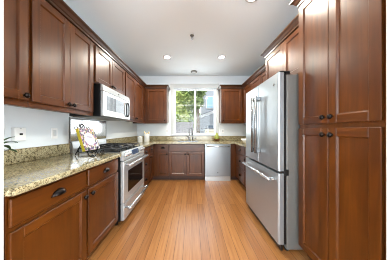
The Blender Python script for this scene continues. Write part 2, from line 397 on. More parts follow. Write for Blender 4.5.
# ---- back wall: bases (fronts at y = 3.42)
BB = 3.44
t = base_cab('ny', BB, -0.87, -0.552, 'narrow wood base cabinet with one drawer left of the sink doors', 0.58, c0=-1.512)
drawer('ny', BB, -0.815, -0.562, 0.70, 0.858, t); door('ny', BB, -0.815, -0.562, 0.115, 0.675, t, (-0.592, 0.63), 0.05)
t = base_cab('ny', BB, -0.550, 0.298, 'wide two door wood base cabinet under the sink', 0.58, top=0.69)
f = drawer('ny', BB, -0.538, 0.286, 0.70, 0.858, t, False); f.name = 'false_front'
door('ny', BB, -0.538, -0.129, 0.115, 0.675, t, (-0.160, 0.63)); door('ny', BB, -0.123, 0.286, 0.115, 0.675, t, (-0.092, 0.63))
t = base_cab('ny', BB, 0.914, 1.02, 'plain wood corner filler cabinet right of the dishwasher', 0.58, c1=1.612)
m = MB(); ub(m, 'ny', BB, 0.918, 1.016, 0.102, 0.872, 0.0005, 0.016, 0.002); m.build('filler_panel', wood_v, t)
# ---- right wall: bases past the refrigerator
RB = 1.04
t = base_cab('nx', RB, 2.285, 2.80, 'wood base cabinet tucked beside the refrigerator far side', 0.57)
drawer('nx', RB, 2.297, 2.788, 0.70, 0.858, t); door('nx', RB, 2.297, 2.788, 0.115, 0.675, t, (2.76, 0.63))
t = base_cab('nx', RB, 2.802, 3.418, 'wood base cabinet with drawers in the corner between dishwasher and refrigerator', 0.57)
for z0, z1 in ((0.70, 0.858), (0.41, 0.675), (0.115, 0.385)): drawer('nx', RB, 2.815, 3.34, z0, z1, t)

# ------------------------------------------------------------------ granite worktops
CZ0, CZ1 = 0.875, 0.914; CE = -0.865; SPL = 1.036
def splash_box(mb, lo, hi): mb.box(lo, hi, 0.003)
w = MB(); w.box((XL+0.002, 0.703, CZ0), (CE, 1.783, CZ1), 0.006, 0, 2)
wo = tag(w.build('granite_worktop', granite_m), 'speckled granite worktop under the cookbook, ending at the range', 'worktop')
MB().box((XL+0.002, 0.703, CZ1+0.0005), (XL+0.022, 1.783, SPL), 0.003).build('backsplash', granite_m, wo)
SX0, SX1, SY0, SY1 = -0.36, 0.16, 3.50, 3.85
w = MB(); YE = 3.395; XE = 0.995
w.box((XL+0.002, 2.560, CZ0), (CE, YE, CZ1), 0.004); w.box((XE, 2.285, CZ0), (XR-0.002, YE, CZ1), 0.004)
w.box((XL+0.002, YE, CZ0), (SX0, YB-0.002, CZ1)); w.box((SX1, YE, CZ0), (XR-0.002, YB-0.002, CZ1))
w.box((SX0, YE, CZ0), (SX1, SY0, CZ1)); w.box((SX0, SY1, CZ0), (SX1, YB-0.002, CZ1))
wo2 = tag(w.build('granite_worktop', granite_m), 'u shaped granite worktop around the sink below the window', 'worktop')
MB().box((XL+0.002, 2.560, CZ1+0.0005), (XL+0.022, YB-0.024, SPL), 0.003).box((XR-0.022, 2.285, CZ1+0.0005), (XR-0.002, YB-0.024, SPL), 0.003).box((XL+0.002, YB-0.022, CZ1+0.0005), (XR-0.002, YB-0.002, SPL), 0.003).build('backsplash', granite_m, wo2)

# ------------------------------------------------------------------ sink and tap
m = MB(); k = 0.004
def bowl(x0, x1):
    y0, y1, zb = SY0+k, SY1-k, 0.70
    m.box((x0, y0, zb), (x1, y1, zb+0.004)); m.box((x0, y0, zb), (x0+0.004, y1, 0.911)); m.box((x1-0.004, y0, zb), (x1, y1, 0.911))
    m.box((x0, y0, zb), (x1, y0+0.004, 0.911)); m.box((x0, y1-0.004, zb), (x1, y1, 0.911))
bowl(SX0+k, -0.105); bowl(-0.095, SX1-k)
tag(m.build('kitchen_sink', chrome), 'undermount double bowl steel sink in the granite below the window', 'sink')
fx, fy = -0.075, 3.93
t = thing('faucet', 'tall gooseneck chrome faucet behind the sink', 'faucet', (fx, fy, CZ1))
MB().lathe([(0.030, 0.0008), (0.030, 0.012), (0.020, 0.02), (0.018, 0.10), (0.016, 0.11), (0, 0.112)], (fx, fy, CZ1)).build('base', grip_m, t)
pts = [(fx, fy, CZ1+0.10), (fx, fy, CZ1+0.27)]
dx, dy = 0.62, -0.78; rr = 0.065
for i in range(1, 11):
    a = math.pi - math.pi*i/10
    h = rr + rr*math.cos(a); pts.append((fx+dx*h, fy+dy*h, CZ1+0.27+rr*math.sin(a)))
pts.append((fx+dx*2*rr, fy+dy*2*rr, CZ1+0.23))
MB().tube(pts, 0.013).build('spout', grip_m, t)
MB().tube([(fx+dx*2*rr, fy+dy*2*rr, CZ1+0.232), (fx+dx*2*rr, fy+dy*2*rr, CZ1+0.15)], [0.016, 0.020]).build('spray_head', black, t)
MB().tube([(fx-0.015, fy, CZ1+0.085), (fx-0.055, fy-0.01, CZ1+0.11), (fx-0.075, fy-0.015, CZ1+0.15)], [0.011, 0.009, 0.008]).build('handle', grip_m, t)
t = thing('soap_dispenser', 'short chrome soap pump right of the faucet', 'soap dispenser', (0.10, 3.93, CZ1))
MB().lathe([(0.022, 0.0008), (0.022, 0.008), (0.012, 0.012), (0.012, 0.06), (0.016, 0.065), (0.016, 0.078), (0, 0.08)], (0.10, 3.93, CZ1)).build('body', chrome, t)
MB().tube([(0.10, 3.93, CZ1+0.07), (0.10, 3.87, CZ1+0.082), (0.10, 3.855, CZ1+0.07)], 0.007).build('spout', grip_m, t)
t = thing('side_sprayer', 'low dark hand sprayer between faucet and soap pump', 'sprayer', (0.02, 3.93, CZ1))
MB().lathe([(0.022, 0.0008), (0.022, 0.012), (0.014, 0.02), (0.014, 0.04), (0, 0.042)], (0.02, 3.93, CZ1)).build('base', grip_m, t)
MB().tube([(0.02, 3.93, CZ1+0.035), (0.02, 3.925, CZ1+0.075), (0.025, 3.90, CZ1+0.10)], [0.012, 0.013, 0.016]).build('head', black, t)

# ------------------------------------------------------------------ range
RY0, RY1 = 1.789, 2.553; RF = -0.84
t = thing('range', 'freestanding stainless gas range with dark glass oven door', 'range', (-1.18, (RY0+RY1)/2, 0))
MB().box((XL+0.012, RY0, 0.065), (-0.885, RY1, 0.895), 0.003).build('body', black, t)
for x in (-1.40, -0.96):
    for y in (RY0+0.05, RY1-0.05): MB().lathe([(0.02, 0.0005), (0.02, 0.066)], (x, y, 0), seg=12).build('foot', black, t)
MB().box((XL+0.012, RY0-0.0, 0.8955), (-0.87, RY1, 0.918), 0.004).build('cooktop', steel_h, t)
MB().box((XL+0.07, RY0+0.03, 0.9185), (-0.90, RY1-0.03, 0.922)).build('burner_pan', black, t)
# grates: three cast iron sections
for gi in range(3):
    g0 = RY0+0.035+gi*0.232; g1 = g0+0.228; m = MB(); zt = 0.968; rb = 0.0085
    xa, xb = XL+0.085, -0.915
    def bar(p, q): m.tube([p, q], rb, seg=6)
    for yy in (g0+0.008, g1-0.008): bar((xa, yy, zt), (xb, yy, zt))
    for xx in (xa, (xa+xb)/2, xb): bar((xx, g0+0.008, zt), (xx, g1-0.008, zt))
    for cx in (xa+(xb-xa)*0.25, xa+(xb-xa)*0.75):
        cy = (g0+g1)/2
        for a in range(0, 360, 90):
            d = (math.cos(R(a+0)), math.sin(R(a+0)))
            bar((cx+d[0]*0.03, cy+d[1]*0.03, zt+0.004), (cx+d[0]*0.125, cy+d[1]*0.105, zt))
    for xx in (xa, xb):
        for yy in (g0+0.008, g1-0.008): bar((xx, yy, zt), (xx, yy, 0.9225))
    m.build('grate', cast, t)
for bx, by, br in ((-1.32, 1.94, 0.036), (-1.03, 1.94, 0.042), (-1.18, 2.17, 0.05), (-1.32, 2.40, 0.042), (-1.03, 2.40, 0.036)):
    MB().lathe([(br+0.012, 0.0005), (br+0.012, 0.008), (br, 0.010), (br, 0.018), (0, 0.020)], (bx, by, 0.922), seg=20).build('burner', cast, t)
# slanted control panel
m = MB(); m.prism([(-0.885, RY0, 0.815), (RF, RY0, 0.815), (RF, RY0, 0.835), (-0.862, RY0, 0.930), (-0.885, RY0, 0.930)], (0, RY1-RY0, 0))
cpn = m.build('control_panel', steel_h, t)
na = Vector((0.095, 0, 0.022)).normalized()
def on_panel(y, f): return Vector((RF + (-0.862-RF)*f, y, 0.835+0.095*f))
for y in (1.855, 1.945, 2.395, 2.485):
    MB().lathe([(0.030, 0.0005), (0.030, 0.007), (0.024, 0.009), (0.021, 0.038), (0.0, 0.040)], on_panel(y, 0.5), na, seg=18).build('knob', chrome, cpn)
m = MB(); p = [on_panel(2.06, 0.14), on_panel(2.30, 0.14), on_panel(2.30, 0.86), on_panel(2.06, 0.86)]
m.prism([q+na*0.0005 for q in p], na*0.003); m.build('display', display_m, cpn)
# oven door
m = MB(); m.box((-0.884, RY0+0.002, 0.285), (RF, RY1-0.002, 0.808), 0.006, 0, 2); od = m.build('oven_door', steel_h, t)
MB().box((RF+0.0002, 1.905, 0.385), (RF+0.003, 2.455, 0.670), 0.001).build('window', dark_glass, od)
def bar_handle(y0, y1, z, parent, out=0.062, r=0.017):
    mm = MB(); mm.tube([(RF+out, y0, z), (RF+out, y1, z)], r)
    for y in (y0+0.035, y1-0.035): mm.tube([(RF+0.0005, y, z), (RF+out, y, z)], r*0.8)
    mm.build('handle', chrome, parent)
bar_handle(RY0+0.015, RY1-0.015, 0.762, od)
m = MB(); m.box((-0.884, RY0+0.002, 0.075), (RF, RY1-0.002, 0.278), 0.006, 0, 2); dr = m.build('storage_drawer', steel_h, t)
bar_handle(RY0+0.015, RY1-0.015, 0.226, dr)
# low guard along the back of the cooktop
MB().prism([(XL+0.013, RY0+0.01, 0.9185), (XL+0.05, RY0+0.01, 0.9185), (XL+0.036, RY0+0.01, 1.05), (XL+0.013, RY0+0.01, 1.05)], (0, RY1-RY0-0.06, 0)).build('back_guard', steel_h, t)
# polished panel on the wall behind the range
t = thing('splash_panel', 'mirror polished steel panel on the wall between range and microwave', 'panel', (XL+0.002, 2.17, 1.0))
MB().box((XL+0.001, RY0+0.012, 1.056), (XL+0.006, RY1-0.005, 1.355)).build('sheet', mirror_steel, t)
MB().box((XL+0.001, RY0-0.003, 1.04), (XL+0.016, RY0+0.011, 1.360), 0.001).build('edge_trim', case_grey, t)
MB().box((XL+0.001, RY1-0.0045, 1.056), (XL+0.010, RY1+0.005, 1.355), 0.001).build('edge_trim', case_grey, t)

# ------------------------------------------------------------------ microwave
t = thing('microwave', 'stainless over the range microwave with grey window', 'microwave', (-1.30, 2.17, 1.37))
MF = -1.093
MB().box((XL+0.004, RY0, 1.372), (MF-0.035, RY1, 1.775), 0.003).build('body', black, t)
MB().prism([(MF-0.034, RY0, 1.69), (MF, RY0, 1.69), (MF-0.012, RY0, 1.765), (MF-0.034, RY0, 1.765)], (0, RY1-RY0, 0)).build('vent_panel', steel_h, t)
m = MB(); m.box((MF-0.034, RY0, 1.376), (MF, RY1, 1.686), 0.006, 0, 2); md = m.build('door', steel_h, t)
MB().box((MF+0.0003, RY0+0.075, 1.455), (MF+0.003, 2.335, 1.640), 0.001).build('window', smoke_glass, md)
MB().box((MF+0.0034, 2.045, 1.455), (MF+0.005, 2.075, 1.640)).build('window_bar', black, md)
m = MB(); ring = []
for i in range(24):
    a = 2*math.pi*i/24; q = math.sin(a)
    ring.append((MF+0.02, 2.425+0.042*math.cos(a), 1.535+0.115*(abs(q)**0.6)*(1 if q > 0 else -1)))
m.tube(ring, 0.011, closed=True)
for z in (1.435, 1.635): m.tube([(MF+0.0005, 2.425, z), (MF+0.02, 2.425, z)], 0.009)
m.build('handle', black, md)
MB().box((MF+0.0005, 2.40, 1.45), (MF+0.006, 2.45, 1.62), 0.002).build('grip_inset', chrome, md)
MB().lathe([(0.011, 0.0), (0.011, 0.003), (0, 0.0032)], (MF-0.005, 2.17, 1.728), (0.075, 0, 0.012), seg=16).build('badge', black, t)
MB().box((XL+0.02, RY0+0.03, 1.362), (MF-0.05, RY1-0.03, 1.3715), 0.002).build('underside_filter', case_grey, t)

# ------------------------------------------------------------------ refrigerator
t = thing('refrigerator', 'stainless french door refrigerator with freezer drawer beside the pantry', 'refrigerator', (1.2, 1.835, 0))
FF = 0.84; FY0, FY1 = 1.41, 2.265; FM = 1.832
MB().box((0.925, FY0+0.004, 0.03), (1.605, FY1-0.004, 1.742), 0.004).build('body', case_grey, t)
MB().box((0.875, FY0+0.015, 0.012), (0.8925, FY1-0.015, 0.075), 0.002).build('base_grille', black, t)
for x in (0.95, 1.55):
    for y in (FY0+0.05, FY1-0.05): MB().lathe([(0.022, 0.0005), (0.022, 0.031)], (x, y, 0), seg=12).build('foot', black, t)
MB().box((0.8935, FY0+0.009, 0.08), (0.9245, FY1-0.009, 1.74)).build('gasket', black, t)
def fdoor(y0, y1, z0, z1, name, bow=0.0):
    m = MB(); N = 10; r = 0.012
    # gently bowed front with rounded edges, extruded in z
    prof = [(0.893, y0)]
    prof += [(FF+0.012, y0), (FF+0.004, y0+0.004), (FF, y0+0.012)]
    prof += [(FF - bow*math.sin(math.pi*i/N), y0+0.012+(y1-y0-0.024)*i/N) for i in range(1, N)]
    prof += [(FF, y1-0.012), (FF+0.004, y1-0.004), (FF+0.012, y1), (0.893, y1)]
    m.prism([(x, y, z0) for x, y in prof], (0, 0, z1-z0)); return m.build(name, steel_v, t)
d1 = fdoor(FY0, FM-0.003, 0.798, 1.762, 'door'); d2 = fdoor(FM+0.003, FY1, 0.798, 1.762, 'door'); fz = fdoor(FY0, FY1, 0.085, 0.774, 'freezer_drawer')
def fr_handle(y, parent):
    m = MB(); m.tube([(FF-0.058, y, 0.915), (FF-0.058, y, 1.615)], 0.0155, seg=14)
    for z in (0.945, 1.585): m.box((FF-0.058, y-0.012, z-0.022), (FF-0.0005, y+0.012, z+0.022), 0.004)
    m.build('handle', grip_m, parent)
fr_handle(FM-0.045, d1); fr_handle(FM+0.050, d2)
m = MB(); m.tube([(FF-0.058, FY0+0.055, 0.700), (FF-0.058, FY1-0.055, 0.700)], 0.0155, seg=14)
for y in (FY0+0.085, FY1-0.085): m.box((FF-0.058, y-0.022, 0.688), (FF-0.0005, y+0.022, 0.712), 0.004)
m.build('handle', chrome, fz)
MB().box((0.86, FY0+0.012, 1.7625), (0.965, FY0+0.075, 1.782), 0.004).box((0.93, FY0+0.016, 1.7405), (0.965, FY0+0.07, 1.765)).build('hinge_cover', black, t)
MB().box((0.862, FY1-0.075, 1.7625), (0.965, FY1-0.012, 1.782), 0.004).box((0.93, FY1-0.07, 1.7405), (0.965, FY1-0.016, 1.765)).build('hinge_cover', black, t)
MB().box((0.862, FY0-0.004, 0.7765), (0.8925, FY0+0.05, 0.7955), 0.002).box((0.8935, FY0-0.004, 0.755), (0.940, FY0+0.0035, 0.815), 0.002).build('hinge', black, t)
MB().lathe([(0.014, 0.0003), (0.014, 0.003), (0, 0.0032)], (FF, 1.49, 1.665), (-1, 0, 0), seg=18).build('badge', case_grey, d1)

# ------------------------------------------------------------------ dishwasher
t = thing('dishwasher', 'stainless dishwasher with bar handle right of the sink cabinet', 'dishwasher', (0.606, 3.7, 0))
DX0, DX1, DF = 0.303, 0.909, 3.40
MB().box((DX0+0.004, 3.445, 0.09), (DX1-0.004, 4.0, 0.868)).build('tub', black, t)
m = MB(); m.box((DX0+0.002, DF, 0.112), (DX1-0.002, 3.444, 0.866), 0.006, 0, 2); dd = m.build('door', steel_d, t)
m = MB(); m.tube([(DX0+0.04, DF-0.045, 0.815), (DX1-0.04, DF-0.045, 0.815)], 0.013)
for x in (DX0+0.065, DX1-0.065): m.tube([(x, DF-0.0005, 0.815), (x, DF-0.045, 0.815)], 0.010)
m.build('handle', chrome, dd)
MB().lathe([(0.012, 0.0003), (0.012, 0.003), (0, 0.0032)], (0.606, DF, 0.20), (0, -1, 0), seg=18).build('badge', black, dd)
MB().box((DX0+0.03, DF-0.0015, 0.838), (DX0+0.055, DF-0.0002, 0.852)).build('vent', black, dd)
MB().box((DX0+0.002, 3.415, 0.0005), (DX1-0.002, 3.444, 0.108), 0.003).build('toe_panel', steel_h, t)

# ------------------------------------------------------------------ things on the worktops
def lamina(mb, base_p, dirv, length, width, droop, mi=0, n=6):
    d = Vector(dirv).normalized(); side = d.cross(Vector((0, 0, 1)));
    side = side.normalized() if side.length > 1e-4 else Vector((1, 0, 0))
    vs = []
    for i in range(n+1):
        f = i/n; p = Vector(base_p)+d*length*f+Vector((0, 0, -droop*f*f)); ww = width*math.sin(math.pi*min(0.97, 0.08+0.9*f))/2
        vs += [p-side*ww, p+Vector((0, 0, -0.004)), p+side*ww]
    fs = []
    for i in range(n):
        a = i*3; fs += [[a, a+1, a+4, a+3], [a+1, a+2, a+5, a+4]]
    mb.add(vs, fs, mi, True)
px_, py_ = -1.30, 0.92
t = thing('potted_plant', 'green leafy potted plant peeking out from behind the left wall end', 'plant', (px_, py_, CZ1))
MB().lathe([(0.045, 0.0008), (0.058, 0.09), (0.062, 0.10), (0.054, 0.10), (0.052, 0.088), (0, 0.088)], (px_, py_, CZ1)).build('pot', terr, t)
MB().lathe([(0.051, 0.0), (0.0, 0.006)], (px_, py_, CZ1+0.0885), seg=16).build('soil', soil_m, t)
m = MB(); st = MB()
for k, (az, el, ln, dr) in enumerate([(95, 35, 0.20, 0.10), (112, 25, 0.20, 0.13), (70, 50, 0.16, 0.06), (130, 60, 0.14, 0.05), (20, 40, 0.15, 0.07), (-60, 45, 0.15, 0.06), (180, 60, 0.12, 0.04), (-120, 50, 0.14, 0.05), (100, 10, 0.17, 0.08)]):
    d = Vector((math.cos(R(az))*math.cos(R(el)), math.sin(R(az))*math.cos(R(el)), math.sin(R(el))))
    p0 = Vector((px_, py_, CZ1+0.09)); p1 = p0 + Vector((0, 0, 0.05)) + d*0.07
    st.tube([p0, p0+Vector((0, 0, 0.04)), p1], 0.0025, seg=6); lamina(m, p1, d, ln*0.72, 0.045, dr*0.7)
m.build('leaves', leaf_m, t); st.build('stems', leaf_m, t)

# cookbook on a wrought iron stand
bc = Vector((-1.165, 1.60, CZ1)); n2 = Vector((0.99, -0.12, 0)).normalized(); lf = Vector((n2.y, -n2.x, 0)); tilt = R(20)
up = (Vector((0, 0, 1))*math.cos(tilt) - n2*math.sin(tilt)); nf = (n2*math.cos(tilt) + Vector((0, 0, 1))*math.sin(tilt))
def bk(a, h, d): return bc + Vector((0, 0, 0.055)) + n2*0.035 - lf*a + up*h + nf*d       # a to the viewer's right
BW, BH, BT = 0.205, 0.245, 0.028
def slab(mb, a0, a1, h0, h1, d0, d1): mb.prism([bk(a0, h0, d0), bk(a1, h0, d0), bk(a1, h1, d0), bk(a0, h1, d0)], nf*(d1-d0))
t = thing('cookbook', 'floral covered cookbook with yellow spine leaning on a wire stand', 'book', bc + Vector((0, 0, 0.055)))
m = MB(); slab(m, -BW/2+0.003, BW/2-0.004, 0.003, BH-0.003, 0.0205, 0.0205+BT); m.build('pages', pages_m, t)
m = MB(); slab(m, -BW/2-0.0, -BW/2+0.003, 0, BH, 0.0205, 0.0205+BT); slab(m, -BW/2, BW/2, 0, BH, 0.018, 0.0205); m.build('spine', yellow_m, t)
def cover():
    m = mat('floral_cover', (200, 196, 196), 0.4)
    tc = nd(m, 'ShaderNodeTexCoord'); g = tc.outputs['UV']
    vo = nd(m, 'ShaderNodeTexVoronoi'); vo.inputs['Scale'].default_value = 13; lk(m, g, vo.inputs['Vector'])
    hs = nd(m, 'ShaderNodeSeparateColor'); lk(m, vo.outputs['Color'], hs.inputs['Color'])
    r = ramp(m, hs.outputs['Red'], [(0.0, (150, 94, 120)), (0.16, (180, 174, 174)), (0.32, (70, 64, 80)), (0.48, (164, 144, 100)), (0.6, (186, 180, 182)), (0.74, (104, 82, 114)), (0.88, (84, 98, 68))], 'CONSTANT')
    mp = nd(m, 'ShaderNodeMapping'); mp.inputs['Location'].default_value = (-0.5, -0.5, 0); lk(m, g, mp.inputs['Vector'])
    ln = nd(m, 'ShaderNodeVectorMath', operation='LENGTH'); lk(m, mp.outputs['Vector'], ln.inputs[0])
    rr = ramp(m, ln.outputs['Value'], [(0.28, (255, 255, 255)), (0.32, (0, 0, 0))])
    mx = nd(m, 'ShaderNodeMix', data_type='RGBA'); lk(m, rr.outputs['Color'], mx.inputs[0]); lk(m, r.outputs['Color'], mx.inputs[6]); mx.inputs[7].default_value = s2l((204, 200, 208)); lk(m, mx.outputs[2], base(m))
    return m
m = MB(); slab(m, -BW/2+0.003, BW/2, 0, BH, 0.0206+BT, 0.0231+BT); cv = m.build('cover', cover(), t)
uv = cv.data.uv_layers.new(name='UVMap')
for l in cv.data.loops:
    q = cv.data.vertices[l.vertex_index].co + t.location - bk(0, 0, 0); uv.data[l.index].uv = (-(q.dot(lf))/BW+0.5, q.dot(up)/BH)
m = MB()
for hh, ww in ((0.150, 0.030), (0.134, 0.036), (0.118, 0.022)): slab(m, -ww, ww, hh, hh+0.006, 0.0232+BT, 0.0236+BT)
m.build('title_lettering', mat('grey_print', (120, 112, 130), 0.5), cv)
# stand
t = thing('cookbook_stand', 'black scrolled wrought iron stand holding the cookbook', 'stand', bc)
def spiral(c, ax, ay, r0, r1, a0, turns, n=22):
    return [c + ax*((r0+(r1-r0)*i/n)*math.cos(a0+2*math.pi*turns*i/n)) + ay*((r0+(r1-r0)*i/n)*math.sin(a0+2*math.pi*turns*i/n)) for i in range(n+1)]
m = MB(); rt = -lf; rad = 0.0050
for s in (-1, 1):
    m.tube([bk(s*0.06, -0.006, 0.008), bk(s*0.06, 0.20, 0.008), bk(s*0.035, 0.258, 0.008)], rad, seg=8)
    m.tube(spiral(bk(s*0.075, 0.258, 0.008), rt*s, up, 0.026, 0.008, math.pi, -1.25), rad*0.9, seg=8)
    m.tube([bk(s*0.052, 0.246, 0.008), bk(s*0.06, 0.2, 0.008)], rad, seg=8)
m.tube(spiral(bk(0, 0.285, 0.008), rt, up, 0.030, 0.030, -math.pi/2, 1.0), rad*0.9, seg=8)
m.tube(spiral(bk(0, 0.285, 0.008), rt, up, 0.030, 0.006, -math.pi/2, 1.4), rad*0.8, seg=8)
m.tube([bk(-0.035, 0.258, 0.008), bk(0, 0.253, 0.008), bk(0.035, 0.258, 0.008)], rad, seg=8)
m.tube([bk(-0.06, 0.06, 0.008), bk(0.06, 0.06, 0.008)], rad, seg=8)
m.build('back_scroll', iron, t)
m = MB()
m.tube([bk(-0.11, -0.006, 0.03), bk(0.11, -0.006, 0.03)], rad, seg=8)
for s in (-1, 1):
    c = bk(s*0.06, 0, 0); base_z = CZ1 + rad + 0.0005
    f0 = Vector((c.x, c.y, base_z))
    m.tube([bk(s*0.06, -0.006, 0.008), bk(s*0.06, -0.006, 0.026+BT), bk(s*0.06, 0.018, 0.030+BT)], rad, seg=8)
    cc = f0 + n2*0.105; cc.z = base_z+0.030
    loop = spiral(cc, n2, Vector((0, 0, 1)), 0.030, 0.014, -math.pi/2, 1.15)
    m.tube([bk(s*0.06, -0.006, 0.03), f0 + n2*0.05 + Vector((0, 0, 0.012)), f0 + n2*0.08] + loop, rad*0.9, seg=8)
m.build('ledge_and_feet', iron, t)
top = bk(0, 0.16, 0.006); ft = Vector((bc.x, bc.y, CZ1+rad+0.0005)) - n2*0.14
MB().tube([bk(-0.06, 0.16, 0.005), bk(0.06, 0.16, 0.005)], rad*0.9, seg=8).tube([top, ft], rad, seg=8).build('rear_leg', iron, t)

# canister and crock with utensils
tag(MB().lathe([(0.052, 0.0008), (0.056, 0.004), (0.056, 0.112), (0.058, 0.114), (0.058, 0.126), (0.054, 0.130), (0.012, 0.132), (0.012, 0.142), (0, 0.144)], (-1.235, 3.44, CZ1), seg=28).build('lidded_canister', white_cer), 'short white lidded canister beside the taller crock', 'canister')
cx_, cy_ = -1.115, 3.58
tag(MB().lathe([(0.058, 0.0008), (0.063, 0.006), (0.063, 0.178), (0.066, 0.184), (0.060, 0.186), (0.056, 0.178), (0.056, 0.012), (0, 0.010)], (cx_, cy_, CZ1), seg=28).build('utensil_crock', white_cer), 'tall white crock holding wooden utensils in the back left corner', 'crock')
for k, (ox, oy, tx, ty, L, nm, lab) in enumerate([(-0.012, 0, -0.058, -0.01, 0.25, 'wooden_spoon', 'pale wooden spoon leaning out of the crock to the left'), (0.014, 0.01, 0.056, 0.0, 0.245, 'wooden_spatula', 'pale wooden spatula leaning out of the crock to the right'), (0.0, -0.012, 0.004, -0.03, 0.215, 'wooden_paddle', 'short pale wooden paddle standing upright in the crock')]):
    p0 = Vector((cx_+ox*0.4, cy_+oy, CZ1+0.016)); p1 = Vector((cx_+tx*0.8, cy_+ty*0.8, CZ1+L-0.05)); d = (p1-p0).normalized()
    tag(MB().tube([p0, p0.lerp(p1, 0.6), p1, p1+d*0.015, p1+d*0.03, p1+d*0.045, p1+d*0.052], [0.006, 0.006, 0.008, 0.017, 0.020, 0.014, 0.004]).build(nm, cream_wood), lab, 'utensil', 'utensils in the white crock')
# pear on brown dish
gx, gy = 0.66, 3.86
t = tag(MB().lathe([(0.045, 0.0008), (0.055, 0.004), (0.095, 0.040), (0.105, 0.056), (0.099, 0.056), (0.088, 0.040), (0.05, 0.016), (0, 0.014)], (gx, gy, CZ1), seg=28).build('wooden_dish', brownwood), 'brown wooden dish on the granite under the window corner', 'dish')
t = thing('pear', 'large green yellow ornamental pear standing in the brown dish', 'pear', (gx, gy, CZ1+0.0145))
MB().lathe([(0.0, 0.001), (0.035, 0.004), (0.060, 0.03), (0.068, 0.065), (0.060, 0.10), (0.042, 0.135), (0.032, 0.165), (0.026, 0.185), (0.012, 0.198), (0.0, 0.200)], (gx, gy, CZ1+0.0145)).build('fruit', pear_m, t)
MB().tube([(gx, gy, CZ1+0.210), (gx+0.006, gy, CZ1+0.235)], [0.004, 0.003], seg=8).build('stem', brownwood, t)
# white bowl on right counter
tag(MB().lathe([(0.04, 0.0008), (0.05, 0.004), (0.085, 0.05), (0.105, 0.095), (0.100, 0.096), (0.08, 0.055), (0.045, 0.012), (0, 0.010)], (1.17, 3.13, CZ1), seg=28).build('white_bowl', white_cer), 'white ceramic bowl on the granite behind the refrigerator edge', 'bowl')

# ------------------------------------------------------------------ wall plates
t = thing('outlet', 'white rocker outlet plate on the grey wall left of the cookbook', 'outlet', (XL, 1.598, 1.165))
MB().box((XL+0.0003, 1.562, 1.105), (XL+0.008, 1.634, 1.222), 0.003).build('plate', plastic_w, t)
MB().box((XL+0.0083, 1.581, 1.130), (XL+0.011, 1.615, 1.197), 0.002).build('rocker', plastic_g, t)
t = thing('phone_jack_box', 'boxy white jack plate on the wall above the plant', 'wall jack', (XL, 1.255, 1.163))
MB().box((XL+0.0003, 1.215, 1.107), (XL+0.036, 1.300, 1.222), 0.004).build('box', plastic_w, t)
MB().box((XL+0.0363, 1.247, 1.155), (XL+0.040, 1.270, 1.172), 0.001).build('socket', black, t)
MB().lathe([(0.005, 0), (0.005, 0.002), (0, 0.0025)], (XL+0.0362, 1.258, 1.212), (1, 0, 0), seg=10).build('screw', plastic_g, t)
for x, lab in ((-0.69, 'white outlet plate on the back wall left of the window'), (0.855, 'white outlet plate on the back wall right of the window')):
    t = thing('outlet', lab, 'outlet', (x, YB, 1.17), 'outlet plates on the back wall')
    MB().box((x-0.036, YB-0.008, 1.115), (x+0.036, YB-0.0003, 1.230), 0.003).build('plate', plastic_w, t)
    MB().box((x-0.017, YB-0.011, 1.138), (x+0.017, YB-0.0083, 1.207), 0.002).build('rocker', plastic_g, t)

# ------------------------------------------------------------------ ceiling fittings
def can(x, y, label):
    t = thing('recessed_light', label, 'ceiling light', (x, y, ZC), 'recessed ceiling lights')
    prof = [(0.058, -0.001), (0.062, -0.008), (0.082, -0.006), (0.086, -0.001)]
    m = MB(); m.lathe([(0.086, 0.0), (0.086, -0.004), (0.064, -0.010), (0.060, -0.006), (0.0, -0.006)], (x, y, ZC-0.0005), seg=28); m.build('trim_ring', trim_m, t)
    MB().lathe([(0.056, -0.0065), (0.05, -0.010), (0, -0.012)], (x, y, ZC-0.0005), seg=24).build('lens', lamp_m, t)
    l = bpy.data.lights.new('can_lamp', 'SPOT'); l.energy = CAN_POWER; l.color = (1.0, 0.95, 0.82); l.spot_size = R(176); l.spot_blend = 0.6; l.shadow_soft_size = 0.06
    o = bpy.data.objects.new('can_lamp', l); COL.objects.link(o); o.parent = t; o.location = (0, 0, -0.03)
can(-0.51, 2.98, 'lit recessed ceiling light on the range side near the window')
can(0.61, 2.98, 'lit recessed ceiling light on the refrigerator side near the window')
can(0.68, 1.62, 'lit recessed ceiling light at the top edge, in front of the refrigerator')
t = thing('sprinkler_head', 'small fire sprinkler head hanging from the middle of the ceiling', 'sprinkler', (0, 2.30, ZC))
MB().lathe([(0.032, -0.0005), (0.030, -0.006), (0.012, -0.008), (0.010, -0.030), (0, -0.031)], (0, 2.30, ZC), seg=18).build('escutcheon', case_grey, t)
MB().tube([(-0.012, 2.30, ZC-0.03), (-0.014, 2.30, ZC-0.05), (0, 2.30, ZC-0.058), (0.014, 2.30, ZC-0.05), (0.012, 2.30, ZC-0.03)], 0.003, seg=6).build('yoke', chrome, t)
MB().lathe([(0.018, -0.058), (0.018, -0.061), (0, -0.062)], (0, 2.30, ZC), seg=14).build('deflector', chrome, t)
t = thing('concealed_sprinkler', 'flat grey disc on the ceiling close to the window', 'sprinkler', (0.05, 3.72, ZC))
MB().lathe([(0.085, -0.0005), (0.085, -0.012), (0.07, -0.02), (0, -0.022)], (0.05, 3.72, ZC), seg=26).build('cover', case_grey, t)
MB().lathe([(0.05, -0.0225), (0.045, -0.026), (0, -0.027)], (0.05, 3.72, ZC), seg=20).build('inner_disc', plastic_g, t)

